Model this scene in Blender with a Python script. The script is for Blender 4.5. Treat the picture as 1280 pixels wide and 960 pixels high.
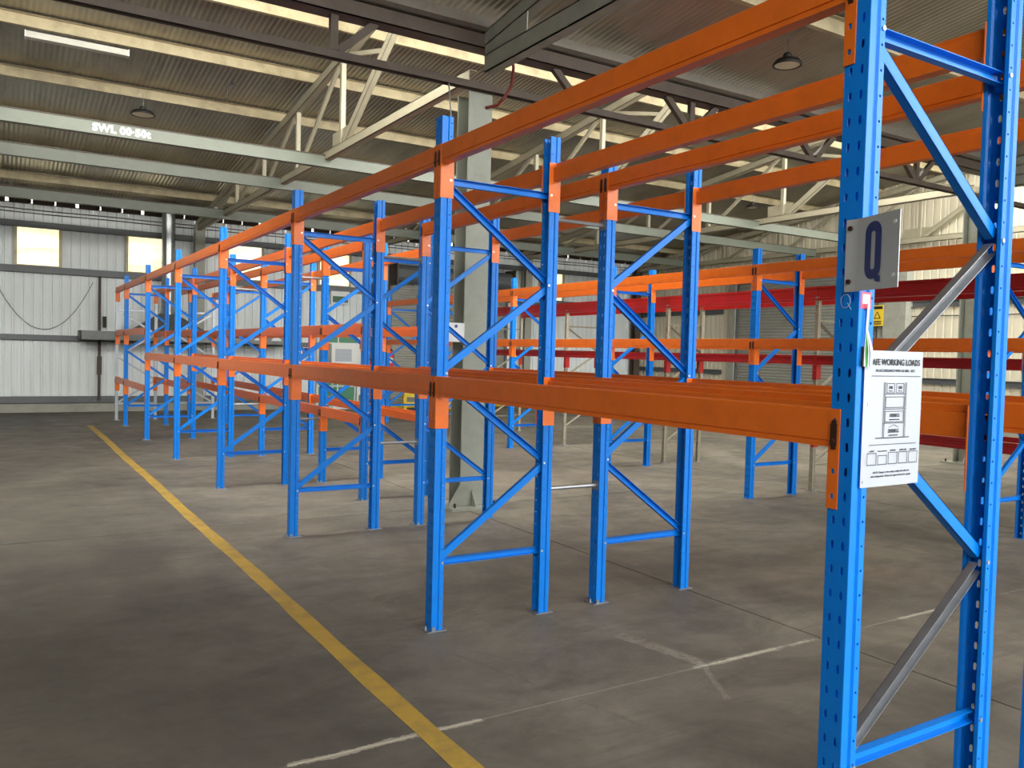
import bpy, bmesh, math, random
from mathutils import Vector, Matrix
random.seed(7)
for o in list(bpy.data.objects): bpy.data.objects.remove(o)
SC = bpy.context.scene
COL = SC.collection
PI = math.pi

# ------------------------------------------------------------------ camera
CAM_POS = Vector((-2.2091, -1.6301, 1.6714)); YAW, PITCH, ROLL, FPX = 0.5556, 0.0364, 0.0257, 1040.26
def setup_camera():
    fw = Vector((math.sin(YAW)*math.cos(PITCH), math.cos(YAW)*math.cos(PITCH), -math.sin(PITCH)))
    r = Vector((math.cos(YAW), -math.sin(YAW), 0)); u = r.cross(fw)
    r2 = math.cos(ROLL)*r + math.sin(ROLL)*u; u2 = -math.sin(ROLL)*r + math.cos(ROLL)*u
    cd = bpy.data.cameras.new('camera'); cd.sensor_width = 36; cd.lens = 36*FPX/1280
    cd.clip_start = 0.05; cd.clip_end = 300
    co = bpy.data.objects.new('camera', cd); COL.objects.link(co)
    m = Matrix((r2, u2, -fw)).transposed().to_4x4(); m.translation = CAM_POS
    co.matrix_world = m; SC.camera = co
setup_camera()

# ------------------------------------------------------------------ light
W = bpy.data.worlds.new('overcast_sky'); SC.world = W; W.use_nodes = True
bg = W.node_tree.nodes['Background']; bg.inputs[0].default_value = (0.93, 0.97, 1.0, 1); bg.inputs[1].default_value = 4.0
GLAZING_NEAR = 11.0     # translucent roof glazing behind the camera
GLAZING_FAR = 9.5      # translucent roof glazing above the valley girder
WINDOW_GLOW = 0.62       # translucent wall lights
def added_rear_light(x, y, z, w, h, radiance):          # added area light behind the camera; its open loading door is assumed, unseen
    l = bpy.data.lights.new('added_rear_daylight', 'AREA'); l.shape = 'RECTANGLE'; l.size = w; l.size_y = h
    l.energy = radiance*PI*w*h; l.color = (1, .985, .95)
    o = bpy.data.objects.new('added_rear_daylight', l); COL.objects.link(o); o.location = (x, y, z); o.rotation_euler = (PI/2, 0, PI)
added_rear_light(2.5, -9.05, 2.15, 5.0, 4.2, 11.5)
added_rear_light(11.0, -9.05, 2.15, 5.0, 4.2, 11.5)
SC.view_settings.view_transform = 'Standard'; SC.view_settings.look = 'None'
SC.view_settings.exposure = 0.75; SC.view_settings.gamma = 1.0; SC.view_settings.use_curve_mapping = False

# ------------------------------------------------------------------ materials
def lin(c): return tuple(((v/255)/12.92 if v/255 <= .04045 else ((v/255+.055)/1.055)**2.4) for v in c)
def mat(name, rgb, rough=.5, metal=0., vary=.12, scale=6., dirt=None, dirt_amt=.0, dirt_scale=2., bump=0., bump_scale=60., stretch=(1,1,1), spec=.5):
    m = bpy.data.materials.new(name); m.use_nodes = True; nt = m.node_tree; N = nt.nodes; L = nt.links
    b = N['Principled BSDF']; b.inputs['Roughness'].default_value = rough; b.inputs['Metallic'].default_value = metal
    b.inputs['Specular IOR Level'].default_value = spec
    c = lin(rgb)
    g = N.new('ShaderNodeNewGeometry'); mp = N.new('ShaderNodeMapping'); mp.inputs['Scale'].default_value = stretch
    L.new(g.outputs['Position'], mp.inputs[0])
    n = N.new('ShaderNodeTexNoise'); n.inputs['Scale'].default_value = scale; n.inputs['Detail'].default_value = 6; n.inputs['Roughness'].default_value = .65
    L.new(mp.outputs[0], n.inputs['Vector'])
    rp = N.new('ShaderNodeValToRGB'); rp.color_ramp.elements[0].position = .3; rp.color_ramp.elements[1].position = .7
    rp.color_ramp.elements[0].color = (*[x*(1-vary) for x in c], 1); rp.color_ramp.elements[1].color = (*[min(1, x*(1+vary)) for x in c], 1)
    L.new(n.outputs['Fac'], rp.inputs[0]); out = rp.outputs[0]
    if dirt:
        n2 = N.new('ShaderNodeTexNoise'); n2.inputs['Scale'].default_value = dirt_scale; n2.inputs['Detail'].default_value = 8; n2.inputs['Roughness'].default_value = .7
        L.new(mp.outputs[0], n2.inputs['Vector'])
        r2 = N.new('ShaderNodeValToRGB'); r2.color_ramp.elements[0].position = .48; r2.color_ramp.elements[1].position = .75
        r2.color_ramp.elements[0].color = (0, 0, 0, 1); r2.color_ramp.elements[1].color = (dirt_amt,)*3 + (1,)
        L.new(n2.outputs['Fac'], r2.inputs[0])
        mx = N.new('ShaderNodeMixRGB'); mx.inputs[2].default_value = (*lin(dirt), 1)
        L.new(r2.outputs[0], mx.inputs[0]); L.new(out, mx.inputs[1]); out = mx.outputs[0]
    L.new(out, b.inputs['Base Color'])
    if bump:
        n3 = N.new('ShaderNodeTexNoise'); n3.inputs['Scale'].default_value = bump_scale; n3.inputs['Detail'].default_value = 5
        L.new(mp.outputs[0], n3.inputs['Vector'])
        bp = N.new('ShaderNodeBump'); bp.inputs['Strength'].default_value = bump; bp.inputs['Distance'].default_value = .01
        L.new(n3.outputs['Fac'], bp.inputs['Height']); L.new(bp.outputs[0], b.inputs['Normal'])
    return m
def glow(name, rgb, strength, rgb2=None, bands=None):
    m = bpy.data.materials.new(name); m.use_nodes = True; nt = m.node_tree; N = nt.nodes; L = nt.links
    b = N['Principled BSDF']; b.inputs['Base Color'].default_value = (*lin(rgb), 1); b.inputs['Roughness'].default_value = .4
    b.inputs['Emission Strength'].default_value = strength; b.inputs['Emission Color'].default_value = (*lin(rgb), 1)
    if rgb2:
        g = N.new('ShaderNodeNewGeometry'); mp = N.new('ShaderNodeMapping'); mp.inputs['Scale'].default_value = bands; L.new(g.outputs['Position'], mp.inputs[0])
        n = N.new('ShaderNodeTexNoise'); n.inputs['Scale'].default_value = 1; n.inputs['Detail'].default_value = 4; L.new(mp.outputs[0], n.inputs['Vector'])
        rp = N.new('ShaderNodeValToRGB'); rp.color_ramp.elements[0].position = .4; rp.color_ramp.elements[1].position = .62
        rp.color_ramp.elements[0].color = (*lin(rgb2), 1); rp.color_ramp.elements[1].color = (*lin(rgb), 1)
        L.new(n.outputs['Fac'], rp.inputs[0]); L.new(rp.outputs[0], b.inputs['Emission Color'])
    return m
M = {}
M['blue'] = mat('blue_paint', (0, 113, 206), .38, 0, .05, 9, (24, 96, 165), .2, 7., .03, 90, spec=.28)
M['bluedark'] = mat('blue_brace_paint', (0, 120, 214), .34, 0, .06, 9, (60, 100, 150), .25, 9.)
M['orange'] = mat('orange_paint', (212, 102, 26), .36, 0, .05, 7, (130, 62, 34), .25, 9., .02, 90, spec=.4)
M['red'] = mat('red_paint', (160, 28, 26), .3, 0, .1, 5, (90, 24, 22), .5, 3.)
M['galv'] = mat('galvanised_steel', (150, 153, 158), .36, .75, .14, 14)
M['galvpale'] = mat('pale_galvanised_steel', (176, 182, 188), .4, .45, .08, 12)
M['clip'] = mat('dark_safety_clip', (58, 34, 22), .5, .3, .2, 30)
M['bolt'] = mat('zinc_bolt', (190, 190, 185), .35, .8)
M['wall'] = mat('grey_wall_sheet', (216, 221, 222), .5, 0, .04, 3, (172, 174, 170), .35, 1.2, stretch=(3, 3, .35))
M['wallcream'] = mat('cream_wall_sheet', (206, 199, 177), .5, 0, .04, 3, (166, 158, 138), .4, 1.3, stretch=(3, 3, .35))
M['girt'] = mat('dark_grey_girt', (92, 95, 97), .5, .1, .1, 5)
M['conc'] = mat('concrete_column', (150, 150, 140), .7, 0, .08, 4, (110, 108, 98), .5, 3)
M['column'] = mat('grey_green_column_paint', (140, 143, 131), .55, 0, .07, 5, (112, 110, 98), .5, 4)
M['truss'] = mat('cream_truss_paint', (158, 152, 131), .55, 0, .06, 6, (124, 114, 90), .4, 3)
M['tie'] = mat('pale_green_beam_paint', (98, 104, 93), .5, 0, .05, 5, (84, 84, 74), .3, 4)
M['purlin'] = mat('weathered_purlin_steel', (176, 163, 130), .5, .1, .12, 4, (112, 100, 78), .75, 2.5)
M['girder'] = mat('dark_brown_girder', (74, 62, 52), .6, 0, .15, 5, (50, 38, 30), .6, 4)
M['gutter'] = mat('rusty_gutter', (122, 116, 106), .55, .4, .2, 6, (98, 58, 38), .8, 6)
M['roof'] = mat('foil_roof_underside', (160, 154, 138), .3, .65, .25, 2.2, (82, 75, 62), .8, 1.1, .2, 9, stretch=(1.6, .5, 1))
M['yellow'] = mat('worn_yellow_paint', (168, 136, 54), .65, 0, .12, 5, (108, 96, 68), .8, 4.5, .15, 120)
M['yellowguard'] = mat('yellow_guard_paint', (222, 190, 50), .5)
M['black'] = mat('black_rubber', (22, 22, 22), .6)
M['duct'] = mat('galvanised_duct', (165, 168, 170), .3, .85, .1, 8)
M['hood'] = mat('dark_grey_hood', (78, 80, 80), .5, .2, .1, 5)
M['hoodpale'] = mat('grey_hood_skirt', (104, 106, 106), .45, .4, .1, 5)
M['walldark'] = mat('dark_unseen_wall', (96, 94, 88), .6, 0, .1, 2)  # unseen walls toned dark so they bounce less light onto the racks
M['slotted'] = mat('weathered_galvanised_steel', (158, 152, 134), .5, .35, .12, 12)
M['white'] = mat('white_paint', (214, 216, 214), .5, 0, .03)
M['signgrey'] = mat('brushed_sign_plate', (186, 188, 192), .22, .35, .03, 8)
M['paper'] = mat('white_sign_sheet', (164, 170, 179), .35, 0, .01)
M['ink'] = mat('black_ink', (26, 28, 32), .6, 0, .0)
M['inkgrey'] = mat('grey_ink', (58, 62, 70), .6, 0, .0)
M['navy'] = mat('navy_letter_paint', (18, 38, 110), .25, 0, .03)
M['paintwhite'] = mat('pale_blue_stencil_paint', (228, 238, 244), .6)
M['green'] = mat('green_painted_panel', (62, 128, 92), .4, 0, .05)
M['exitgreen'] = mat('exit_sign_green', (18, 84, 44), .4)
M['shutter'] = mat('grey_roller_shutter', (146, 146, 138), .5, .2, .06, 3, (112, 110, 100), .4, 2)
M['redgloss'] = mat('red_gloss', (200, 24, 40), .3)
M['pink'] = mat('pink_red_label', (226, 70, 100), .45)
M['tagG'] = mat('green_tag_paper', (60, 160, 80), .5)
M['chalk'] = mat('chalk_mark', (150, 170, 190), .8)
M['lampdark'] = mat('dark_lamp_housing', (46, 44, 42), .5, .4)
M['lens'] = mat('lamp_lens', (216, 206, 178), .3)
M['diff'] = mat('white_diffuser', (188, 186, 176), .4)
M['cable'] = mat('dark_cable', (52, 42, 38), .6)
M['redcable'] = mat('red_cable', (110, 34, 28), .6)
M['joint'] = mat('joint_filler', (90, 84, 74), .85, 0, .3, 9, (190, 182, 165), .9, 1.7)
M['pane'] = glow('translucent_wall_light', (255, 250, 222), WINDOW_GLOW, (248, 224, 150), (.7, .7, 7))
M['glaznear'] = glow('translucent_roof_glazing', (252, 252, 248), GLAZING_NEAR)
M['glazfar'] = glow('translucent_roof_glazing_far', (253, 252, 244), GLAZING_FAR)

def concrete():
    m = bpy.data.materials.new('stained_concrete'); m.use_nodes = True; nt = m.node_tree; N = nt.nodes; L = nt.links
    b = N['Principled BSDF']; b.inputs['Roughness'].default_value = .62; b.inputs['Specular IOR Level'].default_value = .35
    g = N.new('ShaderNodeNewGeometry'); pos = g.outputs['Position']
    def noise(scale, det=8, ro=.65, st=(1, 1, 1), dist=0.):
        mp = N.new('ShaderNodeMapping'); mp.inputs['Scale'].default_value = st; L.new(pos, mp.inputs[0])
        n = N.new('ShaderNodeTexNoise'); n.inputs['Scale'].default_value = scale; n.inputs['Detail'].default_value = det
        n.inputs['Roughness'].default_value = ro; n.inputs['Distortion'].default_value = dist; L.new(mp.outputs[0], n.inputs['Vector']); return n.outputs['Fac']
    def ramp(f, p0, c0, p1, c1):
        r = N.new('ShaderNodeValToRGB'); e = r.color_ramp.elements; e[0].position = p0; e[1].position = p1; e[0].color = (*c0, 1); e[1].color = (*c1, 1)
        L.new(f, r.inputs[0]); return r.outputs[0]
    def mix(f, a, c, typ='MIX'):
        x = N.new('ShaderNodeMixRGB'); x.blend_type = typ
        for i, v in ((0, f), (1, a), (2, c)):
            if isinstance(v, (int, float)): x.inputs[i].default_value = v
            elif isinstance(v, tuple): x.inputs[i].default_value = (*v, 1)
            else: L.new(v, x.inputs[i])
        return x.outputs[0]
    def mth(op, a, c=None):
        x = N.new('ShaderNodeMath'); x.operation = op
        for i, v in ((0, a), (1, c)):
            if v is None: continue
            if isinstance(v, (int, float)): x.inputs[i].default_value = v
            else: L.new(v, x.inputs[i])
        return x.outputs[0]
    base = ramp(noise(.55, 9, .7, (1, .7, 1), .6), .36, lin((94, 89, 81)), .64, lin((138, 131, 118)))
    base = mix(ramp(noise(1.7, 8, .72, (.6, 1.4, 1), 1.2), .46, (0, 0, 0), .66, (.65,)*3), base, lin((80, 76, 70)))
    base = mix(ramp(noise(7, 8, .75), .55, (0, 0, 0), .8, (.35,)*3), base, lin((146, 139, 126)))
    base = mix(ramp(noise(42, 6, .7), .5, (0, 0, 0), .9, (.3,)*3), base, lin((92, 86, 78)))
    # warm dusty tint in big patches
    base = mix(ramp(noise(.3, 5, .6), .48, (0, 0, 0), .66, (.35,)*3), base, lin((136, 122, 104)))
    sep = N.new('ShaderNodeSeparateXYZ'); L.new(pos, sep.inputs[0])
    # black tyre grime worn into the driving aisle on the far side of the painted line
    gx_ = mth('ADD', sep.outputs[0], mth('MULTIPLY', mth('SUBTRACT', noise(.8, 5, .7), .5), 1.6))
    gr = N.new('ShaderNodeMapRange'); gr.inputs[1].default_value = .3; gr.inputs[2].default_value = -1.3; L.new(gx_, gr.inputs[0])
    base = mix(mth('MULTIPLY', gr.outputs[0], .62), base, lin((58, 55, 51)))
    wob = mth('MULTIPLY', mth('SUBTRACT', noise(6, 6, .8), .5), .09)
    # chipped pale filler beside the two joints that cross the foreground
    dj = mth('ABSOLUTE', mth('ADD', mth('SUBTRACT', sep.outputs[1], 1.6), wob))
    chip = mth('LESS_THAN', dj, .02)
    chip = mth('MULTIPLY', chip, mth('GREATER_THAN', noise(1.1, 3, .5, (1, .2, 1)), .5))
    base = mix(mth('MULTIPLY', chip, .45), base, lin((196, 188, 170)))
    # scraped pale patch that runs across the joint
    def seg(ax, ay, bx, by, w, amt):
        dx, dy = bx-ax, by-ay; ll = math.hypot(dx, dy); dx /= ll; dy /= ll
        px = mth('SUBTRACT', sep.outputs[0], ax); py = mth('SUBTRACT', sep.outputs[1], ay)
        t = mth('ADD', mth('MULTIPLY', px, dx), mth('MULTIPLY', py, dy))
        s = mth('ABSOLUTE', mth('ADD', mth('SUBTRACT', mth('MULTIPLY', px, dy), mth('MULTIPLY', py, dx)), wob))
        k = mth('MULTIPLY', mth('LESS_THAN', s, w), mth('MULTIPLY', mth('GREATER_THAN', t, 0.), mth('LESS_THAN', t, ll)))
        return mth('MULTIPLY', mth('MULTIPLY', k, amt), ramp(noise(9, 6, .8), .38, (0, 0, 0), .6, (1, 1, 1)))
    for a in ((.98, 2.22, 1.1, 1.62, .05, .3), (1.1, 1.66, .86, 1.22, .015, .28), (1.0, 1.6, 2.0, 1.6, .022, .5), (4.2, 1.45, 6.5, 1.4, .05, .45)):
        base = mix(seg(*a), base, lin((200, 192, 176)))
    # dark tyre scrubs
    for a in ((-.05, 2.4, .3, 1.2, .012, .35), (.05, 2.4, .55, 1.5, .01, .3)):
        base = mix(seg(*a), base, lin((70, 66, 62)))
    L.new(base, b.inputs['Base Color'])
    L.new(ramp(noise(3, 6), .3, (.5,)*3, .7, (.75,)*3), b.inputs['Roughness'])
    bp = N.new('ShaderNodeBump'); bp.inputs['Strength'].default_value = .12; bp.inputs['Distance'].default_value = .01
    L.new(noise(55, 6, .7), bp.inputs['Height']); L.new(bp.outputs[0], b.inputs['Normal'])
    return m
M['floor'] = concrete()

# ------------------------------------------------------------------ mesh helpers
class MB:
    def __init__(s): s.v = []; s.f = []
    def poly(s, vs, fs):
        o = len(s.v); s.v += [tuple(v) for v in vs]; s.f += [tuple(i+o for i in f) for f in fs]; return s
    def box(s, x0, x1, y0, y1, z0, z1):
        return s.poly([(x0,y0,z0),(x1,y0,z0),(x1,y1,z0),(x0,y1,z0),(x0,y0,z1),(x1,y0,z1),(x1,y1,z1),(x0,y1,z1)],
                      [(0,3,2,1),(4,5,6,7),(0,1,5,4),(1,2,6,5),(2,3,7,6),(3,0,4,7)])
    def bar(s, a, b, w, d, side=(0,1,0)):
        """rectangular bar from a to b; w across (in plane), d along 'side'"""
        a, b = Vector(a), Vector(b); t = (b-a).normalized(); y = Vector(side); y = (y - t*y.dot(t)).normalized(); n = t.cross(y)
        vs = [p + n*(sx*w/2) + y*(sy*d/2) for p in (a, b) for sx, sy in ((-1,-1),(1,-1),(1,1),(-1,1))]
        return s.poly(vs, [(0,1,2,3),(7,6,5,4),(0,4,5,1),(1,5,6,2),(2,6,7,3),(3,7,4,0)])
    def channel(s, a, b, w, d, th=.003, side=(0,1,0), flip=1):
        a, b = Vector(a), Vector(b); t = (b-a).normalized(); y = Vector(side)*flip; y = (y - t*y.dot(t)).normalized(); n = t.cross(y)
        s.bar(a - y*(d/2-th/2), b - y*(d/2-th/2), w, th, y)
        for k in (-1, 1): s.bar(a + n*k*(w/2-th/2), b + n*k*(w/2-th/2), th, d, y)
        return s
    def prism(s, prof, a, b, xdir, ydir):
        a, b, xd, yd = Vector(a), Vector(b), Vector(xdir), Vector(ydir); n = len(prof)
        vs = [p + xd*u + yd*v for p in (a, b) for u, v in prof]
        fs = [(i, (i+1) % n, n+(i+1) % n, n+i) for i in range(n)] + [tuple(range(n-1, -1, -1)), tuple(range(n, 2*n))]
        return s.poly(vs, fs)
    def tube(s, a, b, r, n=12, r2=None):
        a, b = Vector(a), Vector(b); t = (b-a).normalized(); x = t.orthogonal().normalized(); y = t.cross(x); r2 = r if r2 is None else r2
        vs = [p + (x*math.cos(2*PI*i/n) + y*math.sin(2*PI*i/n))*rr for p, rr in ((a, r), (b, r2)) for i in range(n)]
        return s.poly(vs, [(i, (i+1) % n, n+(i+1) % n, n+i) for i in range(n)] + [tuple(range(n-1, -1, -1)), tuple(range(n, 2*n))])
    def path(s, pts, r, n=6):
        for p, q in zip(pts, pts[1:]): s.tube(p, q, r, n)
        return s
    def lathe(s, prof, c=(0,0,0), n=24):
        k = len(prof); vs = [(c[0]+r*math.cos(2*PI*i/n), c[1]+r*math.sin(2*PI*i/n), c[2]+z) for i in range(n) for r, z in prof]
        return s.poly(vs, [(i*k+j, ((i+1) % n)*k+j, ((i+1) % n)*k+j+1, i*k+j+1) for i in range(n) for j in range(k-1)])
    def mesh(s, name, m, solid=0, recalc=True, smooth=False):
        if solid:                                   # give every sheet face its own thickness
            t = MB()
            for f in s.f:
                P = [Vector(s.v[i]) for i in f]; nr_ = Vector((0, 0, 0)); k = len(P)
                for i in range(k): nr_ += P[i].cross(P[(i+1) % k])
                nr_ = nr_.normalized()*(solid/2)
                t.poly([p+nr_ for p in P]+[p-nr_ for p in P], [tuple(range(k)), tuple(range(2*k-1, k-1, -1))]+[(i, k+i, k+(i+1) % k, (i+1) % k) for i in range(k)])
            s = t
        me = bpy.data.meshes.new(name); me.from_pydata(s.v, [], s.f)
        bm = bmesh.new(); bm.from_mesh(me)
        if recalc: bmesh.ops.recalc_face_normals(bm, faces=bm.faces)
        bm.to_mesh(me); bm.free()
        if smooth:
            for p in me.polygons: p.use_smooth = True
        me.materials.append(M[m] if isinstance(m, str) else m)
        return me
def link(name, me, parent=None, loc=(0,0,0), rot=(0,0,0)):
    o = bpy.data.objects.new(name, me); COL.objects.link(o); o.location = loc; o.rotation_euler = rot
    if parent is not None: o.parent = parent
    return o
def obj(name, mb, m, parent=None, loc=(0,0,0), rot=(0,0,0), **k): return link(name, mb.mesh(name, m, **k), parent, loc, rot)
def tag(o, label=None, cat=None, group=None, kind=None):
    if label: o['label'] = label
    if cat: o['category'] = cat
    if group: o['group'] = group
    if kind: o['kind'] = kind
    return o
def thing(name, label, cat, loc=(0,0,0), rz=0, group=None):
    o = bpy.data.objects.new(name, None); COL.objects.link(o); o.location = loc; o.rotation_euler = (0,0,rz); o.empty_display_size = .1
    return tag(o, label, cat, group)
def struct(name, mb, m, label=None, **k): return tag(obj(name, mb, m, **k), label=label, kind='structure')
def text(body, size, mtx, m, parent, name='lettering', bold=0., width=1., depth=.0006, align='LEFT', spacing=1.):
    c = bpy.data.curves.new(name, 'FONT'); c.body = body; c.size = size; c.extrude = depth; c.offset = bold; c.align_x = align; c.space_character = spacing; c.resolution_u = 3
    t = bpy.data.objects.new(name, c); COL.objects.link(t)
    dg = bpy.context.evaluated_depsgraph_get(); me = bpy.data.meshes.new_from_object(t.evaluated_get(dg)); bpy.data.objects.remove(t)
    me.transform(mtx @ Matrix.Diagonal((width, 1, 1, 1))); me.materials.clear(); me.materials.append(M[m])
    return link(name, me, parent)
ORD = ['first','second','third','fourth','fifth','sixth','seventh','eighth','ninth','tenth','eleventh','twelfth']

# ------------------------------------------------------------------ dimensions of the building
XL, XR, YB, YF = -11.9, 16.9, -9.0, 20.9          # left wall, right gable wall, back wall, far wall
VAL = 6.1                                          # valley girder line
SL = .12
def zfar(y): return 4.95 + (YF-y)*SL               # underside of far roof slope
RIDGE = 7.6
def znear(y): return 5.14 + (VAL-y)*SL
NRIDGE = -7.4
TRX = [-2.6, 2.15, 7.0, 11.8, 16.65]               # truss lines

# ------------------------------------------------------------------ floor
fl = struct('floor', MB().box(XL-.3, XR+.3, YB-.3, YF+.3, -.16, -.03), 'joint', 'grey stained concrete warehouse floor')
gx = [XL] + [2.04+4.75*i for i in range(-2, 4) if XL < 2.04+4.75*i < XR] + [XR]
gy = [YB] + [1.6+4.7*i for i in range(-2, 5) if YB < 1.6+4.7*i < YF-.5] + [YF+.05]
for i in range(len(gx)-1):
    for j in range(len(gy)-1):
        obj('slab', MB().box(gx[i]+.007, gx[i+1]-.007, gy[j]+.006, gy[j+1]-.006, -.03, 0), 'floor', fl)
yl = MB(); n = 60
for k in range(n):
    y0 = -1.5 + 18.6*k/n; y1 = -1.5+18.6*(k+1)/n; w0 = .055+.004*math.sin(k*1.7); w1 = .055+.004*math.sin((k+1)*1.7); c0 = -.585+.006*math.sin(k*.4); c1 = -.585+.006*math.sin((k+1)*.4)
    yl.poly([(c0-w0,y0,.0012),(c0+w0,y0,.0012),(c1+w1,y1,.0012),(c1-w1,y1,.0012)], [(0,1,2,3)])
obj('painted_line', yl, 'yellow', fl, solid=.001)

# ------------------------------------------------------------------ walls
def sheet(w, h0, h1, nrib=4, dep=.028, gw=.055):
    """pan-and-groove wall sheet along +x, standing up; grooves recede to +y; top slopes from h0 to h1"""
    mb = MB(); xs = [(0, 0)]; p = w/nrib
    for i in range(nrib):
        c = (i+.5)*p; xs += [(c-gw/2, 0), (c-gw/2+.012, dep), (c+gw/2-.012, dep), (c+gw/2, 0)]
    xs.append((w-.004, 0)); xs.append((w, .012))
    vs = []; 
    for x, y in xs: vs += [(x, y, 0), (x, y, h0+(h1-h0)*x/w)]
    mb.poly(vs, [(2*i, 2*i+2, 2*i+3, 2*i+1) for i in range(len(xs)-1)]); return mb
# far wall: three bands of sheets between the girts
wf = struct('wall_far', MB().box(XL, XR, YF+.075, YF+.1, 0, 4.8), 'wall', 'grey ribbed steel end wall with translucent wall lights')
obj('plinth', MB().box(XL, XR, YF-.02, YF+.075, 0, .22), 'conc', wf)
ns = 37; sw = (XR-XL)/ns
WIN = [(-1.8, -.95), (.55, 1.4), (2.95, 3.8), (5.4, 6.25), (12.75, 13.6)]
DOORX = (7.5, 11.45)
m_low = sheet(sw, 3.06, 3.06).mesh('wall_sheet', 'wall'); m_mid = sheet(sw, .9, .9).mesh('wall_sheet', 'wall'); m_top = sheet(sw, .44, .44).mesh('wall_sheet', 'wall')
for i in range(ns):
    x = XL+i*sw
    if not (x+sw > DOORX[0]+.3 and x < DOORX[1]-.3): link('wall_sheet', m_low, wf, (x, YF, .22))
    link('wall_sheet', m_mid, wf, (x, YF+.03, 3.42)); link('wall_sheet', m_top, wf, (x, YF, 4.45))
for z0, z1, d in ((.22, .38, .07), (1.7, 1.83, .08), (3.27, 3.43, .09), (4.32, 4.46, .09)):
    for a, b in ((XL, 2.05), (2.3, 6.9), (7.15, DOORX[0]), (DOORX[1], 16.6)):
        if z0 < 3: pass
        obj('girt', MB().channel((a, YF-d/2, (z0+z1)/2), (b, YF-d/2, (z0+z1)/2), z1-z0, d, .006, flip=1), 'girt', wf)
obj('girt', MB().channel((DOORX[0], YF-.05, 4.39), (DOORX[1], YF-.05, 4.39), .14, .09, .006), 'girt', wf)
for k, (a, b) in enumerate(WIN):
    w = struct('window_%d' % (k+1), MB().box(a, b, YF-.012, YF+.02, 3.45, 4.31), 'pane', 'bright translucent wall light in dark frame')
    for x in (a-.06, b): obj('window_frame', MB().box(x, x+.06, YF-.075, YF+.02, 3.36, 4.34), 'purlin', w)
    obj('window_sill', MB().box(a, b, YF-.06, YF+.02, 3.42, 3.455), 'purlin', w)
for k in range(46):                                        # foam closers under the roof ribs leave small daylight gaps
    x = XL+7+k*.48
    obj('eave_closer', MB().box(x+.05, x+.46, YF-.01, YF+.05, 4.86, 4.97), 'girder', wf)
    if k % 3: obj('eave_closer', MB().box(x-.03, x+.02, YF-.01, YF+.05, 4.88, 4.97), 'girder', wf)
obj('eave_closer', MB().box(XL, XL+7, YF-.01, YF+.05, 4.86, 4.97), 'girder', wf)
for z in (4.66, 4.74): obj('cable', MB().path([(XL+i*1.2, YF-.03, z-.012*(i % 2)) for i in range(25)], .011, 5), 'cable', wf)
obj('cable', MB().path([(-2.3+i*.13, YF-.04, 1.96+1.1*(-2.3+i*.13+1.25)**2) for i in range(17)], .008, 5), 'girt', wf)
tag(obj('downpipe', MB().tube((-.08, YF-.12, .3), (-.08, YF-.12, 3.28), .032, 10).box(-.13, -.03, YF-.16, YF-.08, .9, 1.35).box(-.12, -.04, YF-.15, YF-.07, .28, .33), 'girder', smooth=False), 'thin dark brown pipe running down the grey ribbed wall', 'pipe')
tag(obj('wall_switch', MB().box(.0, .07, YF-.1, YF, 2.05, 2.32).box(.02, .05, YF-.13, YF-.1, 2.1, 2.2), 'black'), 'small black switch box beside the dark wall pipe', 'switch')

# right gable wall
wr = struct('wall_right', MB().box(XR+.075, XR+.1, YB, YF, 0, 5.0), 'wallcream', 'cream ribbed steel gable wall')
obj('plinth', MB().box(XR-.02, XR+.075, YB, YF, 0, .22), 'conc', wr)
RD = (11.45, 16.2)
ns2 = 38; sw2 = (YF-YB)/ns2
def roofz(y): return zfar(y) if y > VAL+1 else znear(min(y, VAL))
for i in range(ns2):
    y = YF-i*sw2; y2 = y-sw2
    z0 = .22
    if y2 < RD[1]-.2 and y > RD[0]+.2: z0 = 4.12
    top0 = zfar(max(y, RIDGE)) if y > 6.6 else znear(y); top1 = zfar(max(y2, RIDGE)) if y2 > 6.6 else znear(y2)
    if y2 < 6.6 < y: top0 = top1
    obj('wall_sheet', sheet(sw2, top0-z0+.03, top1-z0+.03), 'wallcream', wr, (XR, y, z0), (0, 0, -PI/2))
for z0, z1, ya, yb in ((3.06, 3.2, YB, 10.7), (3.06, 3.2, 16.85, 20.8), (1.2, 1.34, YB, 10.7), (1.2, 1.34, 16.85, 20.8), (4.2, 4.34, 11.4, 20.8)):
    obj('girt', MB().channel((XR-.05, ya, (z0+z1)/2), (XR-.05, yb, (z0+z1)/2), z1-z0, .08, .006, side=(-1,0,0)), 'girt', wr)
obj('cable', MB().path([(XR-.04, 16.0-i*1.5, 2.84-.02*(i % 2)) for i in range(17)], .012, 5), 'cable', wr)
# walls out of view
struct('wall_left', MB().box(XL-.1, XL, YB, YF, 0, 6.6), 'walldark', 'dark grey steel side wall')
struct('wall_back', MB().box(XL, 0., YB-.1, YB, 0, 4.27).box(5., 8.5, YB-.1, YB, 0, 4.27).box(13.5, XR, YB-.1, YB, 0, 4.27).box(XL, XR, YB-.1, YB, 4.27, 5.2), 'walldark', 'dark grey steel back wall')  # door openings left here for the added rear lights

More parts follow.
